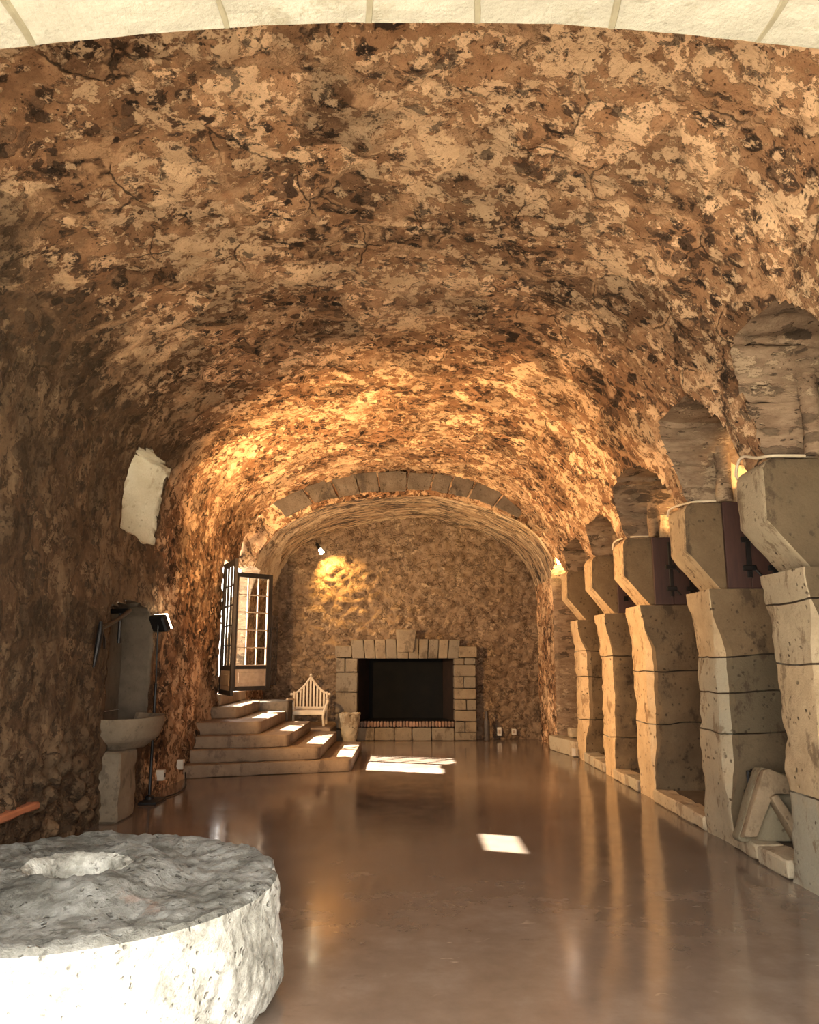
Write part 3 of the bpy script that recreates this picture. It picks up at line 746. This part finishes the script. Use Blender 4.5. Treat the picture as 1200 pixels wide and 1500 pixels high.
mb = MB(); mb.box(-3.0, -1.42, 14.55, 16.05, 0, .34, .02, .2); o = mb.build('stone_platform', M['step'], None, True); roughen(o, .008, 5, .09, 31); tag(o, 'low stone platform under the pale wooden chair', 'platform')
mb = MB(); mb.box(-3.02, -2.1, 13.97, 14.53, 0, .84, .02, .2); o = mb.build('stone_plinth', M['smooth'], None, True); roughen(o, .01, 5, .09, 32); tag(o, 'rough plinth behind the top step below the folded door leaf', 'plinth')

def door_leaf(name, hinge, ang, W, label, cat, bar):
    r = empty(name, hinge, label, cat, rz=ang, kind='structure')
    H = 2.0; s = .085; t = .045
    mb = MB()
    mb.box(0, s, -t / 2, t / 2, 0, H, .004); mb.box(W - s, W, -t / 2, t / 2, 0, H, .004)
    mb.box(s, W - s, -t / 2, t / 2, H - .08, H, .004); mb.box(s, W - s, -t / 2, t / 2, 0, .07, .004); mb.box(s, W - s, -t / 2, t / 2, .36, .42, .004)
    mb.build('frame', M['dark_frame'], r)
    mb = MB(); mb.box(s, W - s, -.012, .012, .07, .36, .0); mb.box(s + .06, W - s - .06, -.02, .02, .13, .30, .008); mb.build('lower_panel', M['muntin'], r)
    z0, z1 = .42, H - .08
    for i in range(1, 3):
        mb = MB(); x = s + (W - 2 * s) * i / 3; mb.box(x - .009, x + .009, -.016, .016, z0, z1, .003); mb.build('glazing_bar', bar, r)
    for i in range(1, 5):
        mb = MB(); z = z0 + (z1 - z0) * i / 5; mb.box(s, W - s, -.016, .016, z - .009, z + .009, .003); mb.build('glazing_bar', bar, r)
    mb = MB()
    for x in (s + .006, W - s - .006): mb.box(x - .008, x + .008, -.020, .020, z0, z1, .002)
    mb.box(s, W - s, -.02, .02, z0 - .004, z0 + .012, .002); mb.build('glazing_bead', bar, r)
    mb = MB(); mb.box(s, W - s, -.003, .003, z0, z1, 0); mb.build('glass_pane', M['glass'], r)
    mb = MB(); mb.tube([(W - .03, -.02, .98), (W - .03, -.06, .98), (W - .12, -.06, .975)], .008, 8); mb.box(W - .05, W - .01, -.03, -.02, .9, 1.06, .003); mb.build('handle', M['iron'], r)
    return r
# near leaf folded back against the wall, far leaf folded towards the end wall
door_leaf('door_1', (-2.93, 12.42, 1.03), math.atan2(-.80, .36), .88, 'narrow dark glazed door leaf seen edge-on, swung open over the top step', 'door', M['dark_frame'])
door_leaf('door_2', (-3.0, 13.42, 1.03), math.atan2(.58, .55), .80, 'glazed door leaf with fifteen small panes, swung open towards the end wall', 'door', M['muntin'])
# carved strip in the corner
r = empty('carved_panel', (-2.655, 15.45, 1.06), 'dark carved board with ring pattern standing beside the pane door leaf', 'panel', rz=math.radians(86))
mb = MB(); mb.box(-.26, .26, -.02, .02, 0, 1.32, .006); mb.box(-.26, -.225, -.035, -.02, 0, 1.32, .004); mb.box(.225, .26, -.035, -.02, 0, 1.32, .004); mb.build('board', M['carved'], r)
for i in range(5):
    for j in (-.11, .11):
        mb = MB(); c = (j, -.03, .15 + i * .265)
        mb.tube([(c[0] + .09 * math.cos(q), c[1], c[2] + .11 * math.sin(q)) for q in np.linspace(0, 2 * math.pi, 17)], .018, 6)
        mb.tube([(c[0], -.02, c[2]), (c[0], -.045, c[2])], [.04, .025], 10)
        mb.build('ring_ornament', M['ornament'], r)

# chair
def garden_chair():
    r = empty('garden_chair', (-1.88, 15.05, .352), 'pale wooden garden chair with peaked slatted back on the low platform', 'chair')
    W = .31
    mb = MB()
    for y0 in np.linspace(-.22, .14, 6): mb.box(-W, W, y0, y0 + .05, .25, .27, .004)
    mb.box(-W, W, -.26, -.225, .20, .265, .006); mb.build('seat', M['teak'], r)
    for sx in (-1, 1):
        mb = MB(); mb.tube([(sx * (W + .0), -.24, 0), (sx * (W - .015), -.24, .16), (sx * (W + .005), -.24, .27), (sx * (W + .045), -.24, .40), (sx * (W + .06), -.25, .46)], [.024, .024, .024, .022, .022], 8); mb.build('leg', M['teak'], r)
        mb = MB(); mb.tube([(sx * W, .20, 0), (sx * W, .20, .27), (sx * W, .24, .60)], .024, 8); mb.build('leg', M['teak'], r)
        mb = MB(); mb.tube([(sx * (W + .0), .22, .45), (sx * (W + .04), .0, .47), (sx * (W + .06), -.22, .465), (sx * (W + .065), -.29, .44), (sx * (W + .062), -.285, .40)], [.026, .028, .032, .034, .02], 8); mb.build('armrest', M['teak'], r)
    mb = MB()
    for sx in (-1, 1):
        P = catmull([(sx * (W + .05), .245, .545), (sx * (W + .01), .245, .555), (sx * (W - .07), .245, .585), (sx * .16, .245, .67), (sx * .07, .245, .78), (0, .245, .875)], .03) if False else None
        pts = []
        for u in np.linspace(0, 1, 14):
            x = (W + .05) * (1 - u); z = .55 + .32 * (u ** 1.7); pts.append((sx * x, .245, z))
        mb.tube(pts, .020, 8); mb.lathe([(0.001, -.03), (.026, -.015), (.03, 0), (.026, .015), (.001, .03)], 10, (sx * (W + .05), .245, .55))
    mb.lathe([(.001, -.03), (.022, -.012), (.027, .005), (.018, .024), (.001, .034)], 12, (0, .245, .90)); mb.box(-W, W, .225, .265, .28, .325, .005)
    mb.build('top_rail', M['teak'], r)
    for q in range(9):
        x = -.255 + q * .51 / 8; u = 1 - abs(x) / (W + .05); mb = MB(); mb.box(x - .017, x + .017, .237, .253, .32, .55 + .32 * u ** 1.7, .003); mb.build('back_slat', M['teak'], r)
    return r
garden_chair()

# tapered planter
mb = MB(); mb.lathe([(.001, 0), (.125, 0), (.13, .02), (.15, .16), (.175, .34), (.20, .53), (.205, .555), (.175, .555), (.16, .45), (.001, .42)], 40, (-1.13, 15.3, 0))
o = mb.build('tapered_planter', M['lime_grey'], None, True); roughen(o, .012, 14, .03, 4, .02, 16); tag(o, 'rough tapered stone planter between the steps and the hearth', 'planter')

# ------------------------------------------------------------------ fireplace
fp = empty('stone_fireplace', (-.07, 15.75, 0), 'wide open stone fireplace with keystone in the end wall', 'fireplace')
fx, fy = -.07, 15.75
def fbox(mb, x0, x1, z0, z1, y0=0.0, y1=.45, tone=None, g=.006):
    mb.box(x0 - fx + g, x1 - fx - g, y0, y1, z0 + g, z1 - g, .012, rng.random() if tone is None else tone, .004)
mb = MB(); z = 0
for h, sp in ((.22, 1), (.30, 1), (.40, 1), (.38, 1), (.28, 2)):
    if sp == 1: fbox(mb, -1.45, -1.02, z, z + h)
    else: fbox(mb, -1.45, -1.27, z, z + h); fbox(mb, -1.27, -1.02, z, z + h)
    z += h
fbox(mb, -1.47, -1.13, 1.585, 1.82, -.03); o = mb.build('pier', M['firestone'], fp, True); roughen(o, .006, 8, .07, 2)
mb = MB()
rows = [(0, .155, 1), (.155, .36, 2), (.36, .57, 1), (.57, .78, 2), (.78, .99, 1), (.99, 1.22, 2), (1.22, 1.45, 1), (1.45, 1.58, 2)]
for a, b, sp in rows:
    if sp == 1: fbox(mb, .875, 1.31, a, b)
    else: xm = 1.06 + .06 * rng.random(); fbox(mb, .875, xm, a, b); fbox(mb, xm, 1.31, a, b)
fbox(mb, .97, 1.34, 1.585, 1.81, -.03, tone=.1); o = mb.build('pier', M['firestone'], fp, True); roughen(o, .006, 8, .07, 3)
mb = MB(); X = [-1.13, -.88, -.67, -.46, -.25, -.02, .18, .36, .56, .75, .97]
for i in range(10):
    a, b = X[i], X[i + 1]; lean = (i - 4.5) * .008
    mb.prism([(a - fx + .005, 1.57), (b - fx - .005, 1.57), (b - fx - .005 + lean, 1.955 - abs(i - 4.5) * .006), (a - fx + .005 + lean, 1.955 - abs(i - 4.5) * .006)], 'y', -.01 - .01 * rng.random(), .45, .01, rng.random())
o = mb.build('lintel', M['firestone'], fp, True); roughen(o, .005, 8, .07, 5)
mb = MB(); mb.prism([(-.24 - fx, 1.69), (.07 - fx, 1.69), (.14 - fx, 2.13), (-.27 - fx, 2.13)], 'y', -.11, .3, .014, .2); o = mb.build('keystone', M['firestone'], fp, True); roughen(o, .006, 7, .06, 6)
mb = MB()
for i in range(30): a = -1.02 + i * 1.895 / 30; fbox(mb, a, a + 1.895 / 30, .255, .365, .0, .2, g=.004)
mb.build('brick_course', M['brick'], fp)
mb = MB(); X = [-1.02, -.68, -.29, .05, .43, .875]
for i in range(5): fbox(mb, X[i], X[i + 1], 0, .252, -.015)
o = mb.build('hearth_base', M['firestone'], fp, True); roughen(o, .005, 8, .07, 8)
mb = MB()
V = [(-1.07, .3), (-.85, 1.1), (.70, 1.1), (.925, .3)]
mb.box(-1.12 - fx, .97 - fx, .14, 1.15, .02, .35, 0)
for (xa, ya), (xb, yb2) in zip(V[1:2], V[2:3]): mb.add([(xa - fx, ya, .03), (xb - fx, yb2, .03), (xb - fx, yb2, 1.75), (xa - fx, ya, 1.75)], [(0, 1, 2, 3)])
mb.add([(-1.16 - fx, .34, 0), (-1.04 - fx, .34, 0), (-1.04 - fx, .34, 1.75), (-1.16 - fx, .34, 1.75)], [(0, 1, 2, 3)]); mb.add([(.89 - fx, .34, 0), (1.05 - fx, .34, 0), (1.05 - fx, .34, 1.75), (.89 - fx, .34, 1.75)], [(0, 1, 2, 3)])
mb.add([(-1.1 - fx, .05, 1.72), (1.0 - fx, .05, 1.72), (1.0 - fx, 1.2, 1.72), (-1.1 - fx, 1.2, 1.72)], [(0, 1, 2, 3)])
mb.build('firebox', M['soot'], fp)
for (xa, ya), (xb, yb2) in ((V[0], V[1]), (V[2], V[3])):
    mb = MB(); mb.add([(xa - fx, ya, .03), (xb - fx, yb2, .03), (xb - fx, yb2, 1.75), (xa - fx, ya, 1.75)], [(0, 1, 2, 3)]); mb.build('firebox_side', M['soot_brick'], fp)

# small things right of the hearth
mb = MB(); mb.lathe([(.001, 0), (.05, 0), (.055, .02), (.055, .36), (.05, .40), (.03, .43), (.028, .54), (.032, .56), (.001, .56)], 20, (1.50, 15.72, 0))
o = mb.build('hearth_bottle', M['carved'], None, True); tag(o, 'slim dusty bottle-shaped post standing beside the fireplace pier', 'bottle')
for x, z, w, h, lab in ((1.77, .155, .085, .16, 'taller white wall socket beside the dusty bottle-shaped post'), (2.06, .15, .09, .11, 'square white wall socket nearer the corner of the end wall')):
    r = empty('wall_socket', (x, 16.0, z), lab, 'socket', 'wall sockets by the fireplace')
    mb = MB(); mb.box(-w / 2, w / 2, -.03, .12, -h / 2, h / 2, .006); mb.build('cover_plate', M['white_plastic'], r)
    mb = MB(); mb.box(-w / 4, w / 4, -.034, -.028, -h / 4, h / 4, .002); mb.build('socket_insert', M['muntin'], r)
for y, z, lab in ((9.75, .20, 'small white socket low on the rubble wall beside the lamp stand'), (10.55, .22, 'narrow pale socket low on the rubble wall by the bottom step')):
    r = empty('wall_socket', (-2.93, y, z), lab, 'socket', 'wall sockets along the rubble wall')
    mb = MB(); mb.box(-.08, .02, -.04, .04, -.06, .06, .006); mb.build('cover_plate', M['white_plastic'], r)
    mb = MB(); mb.box(.018, .025, -.02, .02, -.025, .025, .003); mb.build('socket_insert', M['carved'], r)

# spotlight on end wall
def spot(name, energy, loc, tgt, col, size=60, blend=.6, rad=.05):
    l = bpy.data.lights.new(name, 'SPOT'); l.energy = energy; l.color = col; l.spot_size = math.radians(size); l.spot_blend = blend; l.shadow_soft_size = rad
    o = bpy.data.objects.new(name, l); C.objects.link(o); o.location = loc
    o.rotation_euler = (Vector(tgt) - Vector(loc)).to_track_quat('-Z', 'Y').to_euler(); return o
r = empty('wall_spotlight', (-1.83, 15.86, 3.80), 'small dark spotlight with glowing white lens high on the end wall', 'spotlight')
a = Vector((-.06, .0, .06)); b = Vector((.06, -.10, -.13))
mb = MB(); mb.tube([a[:], (a + (b - a) * .65)[:]], .035, 14); mb.build('housing', M['iron'], r)
mb = MB(); mb.tube([(a + (b - a) * .62)[:], b[:]], [.036, .05], 16); mb.build('lens', M['lamp_warm'], r)
mb = MB(); mb.tube([a[:], (-.09, .06, .10), (-.10, .25, .12)], .012, 8); mb.build('bracket', M['iron'], r)

# ------------------------------------------------------------------ pump niche
r = empty('stone_basin', (-2.98, 8.45, 0), 'half-round stone basin on pedestal below the arched niche', 'basin')
def half(rx, ry, z):
    return [(rx * math.sin(q) ** .8 if math.sin(q) > 0 else 0, ry * math.cos(q), z) for q in np.linspace(math.pi, 0, 25)]
V = []; F = []
lv = [(.03, .10, .62), (.22, .36, .66), (.34, .50, .76), (.385, .545, .90), (.39, .555, .97), (.345, .50, .97), (.30, .45, .90), (.05, .1, .86)]
for rx, ry, z in lv: V += [(x - .05, y, zz) for x, y, zz in half(rx + .05, ry, z)]
for i in range(len(lv) - 1):
    for k in range(24): F.append((i * 25 + k, i * 25 + k + 1, (i + 1) * 25 + k + 1, (i + 1) * 25 + k))
mb = MB(); mb.add(V, F); o = mb.build('bowl', M['basin'], r, True); roughen(o, .006, 6, .05, 3)
mb = MB(); mb.box(-.1, .17, -.50, -.02, 0, .66, .02, .4); o = mb.build('pedestal', M['basin'], r, True); roughen(o, .012, 5, .06, 6)
r = empty('iron_pump', (-2.9, 8.3, 1.9), 'black iron pump arm with hanging handle in the arched niche', 'pump')
mb = MB(); mb.tube([(-.35, .25, .16), (-.08, .10, .16), (-.02, -.35, .05), (.0, -.86, -.07)], [.03, .026, .022, .02], 10); mb.build('arm', M['iron'], r)
mb = MB(); mb.tube([(.0, -.86, .0), (.005, -.87, -.1), (.0, -.90, -.25), (-.01, -.93, -.42)], [.018, .03, .026, .012], 10); mb.build('handle', M['iron'], r)
mb = MB(); mb.tube([(-.2, .18, .17), (-.2, .18, -.18)], .02, 8); mb.build('rod', M['iron'], r)
mb = MB(); mb.tube([(-.04, -.62, -.24), (-.01, -.72, -.15), (0, -.86, -.05)], .012, 8); mb.build('brace', M['iron'], r)

# lamp stand
r = empty('lamp_stand', (-2.88, 9.12, 0), 'black lamp stand with glowing floodlight head beside the arched niche', 'lamp')
mb = MB(); mb.box(-.06, .14, -.20, .18, 0, .03, .006); mb.lathe([(.001, .03), (.05, .03), (.05, .06), (.02, .08)], 14); mb.build('base', M['iron'], r)
mb = MB(); mb.tube([(0, 0, .03), (0, .0, .62), (.0, .0, 1.28)], .017, 10); mb.tube([(.0, 0, 1.28), (-.0, -.02, 1.5), (.0, -.05, 1.97)], .010, 8); mb.build('pole', M['iron'], r)
head = Vector((.03, .02, 1.98)); dirv = Vector((.62, 1.0, .62)).normalized()
q = dirv.to_track_quat('Z', 'Y').to_matrix().to_4x4(); q.translation = head
mb = MB(); mb.box(-.12, .12, -.10, .10, -.09, .0, .02, M=q); mb.tube([(0, -.05, 1.97), head[:]], .012, 8); mb.build('lamp_head', M['iron'], r)
mb = MB(); mb.box(-.11, .11, -.09, .09, .0, .012, .002, M=q); mb.build('lamp_face', M['lamp_white'], r)
P = catmull([(-2.80, 9.3, .012), (-2.72, 9.7, .012), (-2.78, 10.2, .012), (-2.86, 10.5, .012), (-2.89, 10.56, .12)], .06)
mb = MB(); mb.tube([tuple(p) for p in P], .008, 6); o = mb.build('floor_cable', M['iron'], None, True); tag(o, 'thin dark cable running along the floor from the lamp stand', 'cable')

# terracotta topped bench on the cobbled wall near the millstone
r = empty('wall_bench', (-3.0, 5.7, 0), 'terracotta slab ledge jutting from the cobbled wall behind the millstone', 'ledge')
mb = MB(); mb.box(-.1, .10, -.9, .78, .40, .455, .012, .5); o = mb.build('slab', M['terracotta'], r, True); roughen(o, .006, 6, .07, 3)
mb = MB(); mb.box(-.1, .02, -.9, .7, .0, .40, .02, .5); o = mb.build('base', M['cobble'], r, True); roughen(o, .05, 5, .06, 5, .06, 6)

# window in the high embrasure
mb = MB(); wy0, wy1, wz0, wz1 = 8.36, 9.06, 3.66, 4.03
mb.box(-3.86, -3.70, 7.7, wy0, 3.0, 4.6, .01); mb.box(-3.86, -3.70, wy1, 9.4, 3.0, 4.6, .01)
mb.box(-3.86, -3.70, wy0, wy1, 3.0, wz0, .01); mb.box(-3.86, -3.70, wy0, wy1, wz1, 4.6, .01)
o = mb.build('wall_embrasure', M['embrasure']); tag(o, 'plastered end of the high embrasure around its small window', 'wall', kind='structure')
r = empty('window_1', (-3.78, (wy0 + wy1) / 2, wz0), 'small window deep in the high embrasure', 'window', kind='structure')
hw2, hh = (wy1 - wy0) / 2, wz1 - wz0
mb = MB(); mb.box(-.02, .02, -hw2, -hw2 + .03, 0, hh, .003); mb.box(-.02, .02, hw2 - .03, hw2, 0, hh, .003); mb.box(-.02, .02, -hw2, hw2, 0, .03, .003); mb.box(-.02, .02, -hw2, hw2, hh - .03, hh, .003)
mb.build('window_frame', M['dark_frame'], r)
mb = MB(); mb.box(-.003, .003, -hw2 + .02, hw2 - .02, .02, hh - .02, 0); mb.build('glass_pane', M['glass'], r)

# ------------------------------------------------------------------ millstone
NA = 420
prof = [(.001, .36), (.10, .36), (.17, .37), (.195, .42), (.205, .50), (.225, .56), (.27, .578), (.36, .575), (.42, .565), (.47, .535), (.54, .515), (.62, .512), (.70, .522), (.78, .535), (.84, .545), (.92, .552), (.955, .548), (.972, .53)]
prof += [(.975 + .012 * math.sin(t * 2.2), .53 - t * .5) for t in np.linspace(.06, .9, 15)] + [(.955, .04), (.92, .0), (.5, 0)]
P = np.array(prof); seg = [0]
PP = []
for i in range(len(P) - 1):
    m = max(1, int(np.linalg.norm(P[i + 1] - P[i]) / .016))
    for k in range(m): PP.append(P[i] + (P[i + 1] - P[i]) * k / m)
PP.append(P[-1]); PP = np.array(PP)
ang = np.linspace(0, 2 * math.pi, NA, endpoint=False)
V = np.stack([PP[:, 0][:, None] * np.cos(ang), PP[:, 0][:, None] * np.sin(ang), np.repeat(PP[:, 1][:, None], NA, 1)], -1).reshape(-1, 3)
rr = np.hypot(V[:, 0], V[:, 1]); q = np.clip((.75 - rr) / .4, 0, 1); V[:, 1] += .13 * q * q * (3 - 2 * q) * (V[:, 2] > .3)
F = []
for i in range(len(PP) - 1):
    for k in range(NA): F.append((i * NA + k, i * NA + (k + 1) % NA, (i + 1) * NA + (k + 1) % NA, (i + 1) * NA + k))
ms = link('millstone', meshdata('millstone', V, F), [M['mill'], M['mill_top']])
ms.data.polygons.foreach_set('material_index', [1 if .245 < PP[k // NA][0] and PP[k // NA][1] > .45 and PP[k // NA][0] < .97 else 0 for k in range(len(F))])
roughen(ms, .024, 4, 0, 12, .016, 13); roughen(ms, .008, 22, 0, 15)
ms.location = (-1.60, 3.91, 0); ms.rotation_euler = (math.radians(2.6), math.radians(-1.6), 0) if False else (0, 0, 0)
tag(ms, 'huge pale round millstone with sunken eye lying on the floor', 'millstone')

# ------------------------------------------------------------------ light
W = bpy.data.worlds.new('World'); sc.world = W; W.use_nodes = True
bg = W.node_tree.nodes['Background']; bg.inputs[0].default_value = (1.0, .965, .90, 1); bg.inputs[1].default_value = 10.5
sun = bpy.data.lights.new('sun', 'SUN'); sun.energy = 100; sun.angle = math.radians(.6); sun.color = (1, .95, .86)
so = bpy.data.objects.new('sun', sun); C.objects.link(so); so.rotation_euler = Vector((4.4, -1.5, -3.7)).to_track_quat('-Z', 'Y').to_euler()
# daylight portals in the openings
def portal(loc, tgt, sx, sy):
    l = bpy.data.lights.new('portal', 'AREA'); l.shape = 'RECTANGLE'; l.size = sx; l.size_y = sy; l.cycles.is_portal = True
    o = bpy.data.objects.new('portal', l); C.objects.link(o); o.location = loc; o.rotation_euler = (Vector(tgt) - Vector(loc)).to_track_quat('-Z', 'Z').to_euler()
portal((0, 1.12, 1.8), (0, 5, 1.8), 4.0, 3.7)
portal((-3.35, 13.12, 2.05), (0, 13.12, 2.05), 1.9, 2.3)
portal((-3.69, 8.71, 3.85), (0, 8.71, 3.85), .7, .37)

WARM = (1, .62, .28)
spot('end_wall_spot', 300, (-1.76, 15.72, 3.62), (-1.45, 16.1, 3.1), (1, .58, .16), 110, .9, .03)
spot('stand_flood', 1600, (-2.60, 9.22, 2.02), (2.2, 13.0, 4.1), WARM, 142, .7, .08)
# floodlights resting deep on the corbel tops, aimed along the bays
for (ya, yb), e in zip(BUT[1:], (60, 50, 40, 30)):
    spot('corbel_flood', e, (3.40, yb - .95, 3.10), (3.30, yb - .4, 3.38), WARM, 84, .5, .05)
spot('bay_flood', 160, (2.75, 13.45, 2.75), (2.2, 13.8, 3.6), (1, .68, .3), 140, .8, .04)

# ------------------------------------------------------------------ camera
cam = bpy.data.cameras.new('camera'); co = bpy.data.objects.new('camera', cam); C.objects.link(co)
cam.sensor_fit = 'HORIZONTAL'; cam.sensor_width = 36; cam.lens = 1150 / 1200 * 36
co.location = (0, 0, 1.55); co.rotation_euler = (math.pi / 2 + math.atan(216 / 1150), 0, 0)
cam.clip_start = .05; sc.camera = co
vs = sc.view_settings; vs.view_transform = 'Standard'; vs.look = 'None'; vs.gamma = 1; vs.exposure = .22; vs.use_curve_mapping = False
sc.cycles.max_bounces = 10; sc.cycles.diffuse_bounces = 6; sc.cycles.transparent_max_bounces = 12
sc.cycles.sample_clamp_indirect = 6; sc.cycles.caustics_reflective = False; sc.cycles.use_denoising = True
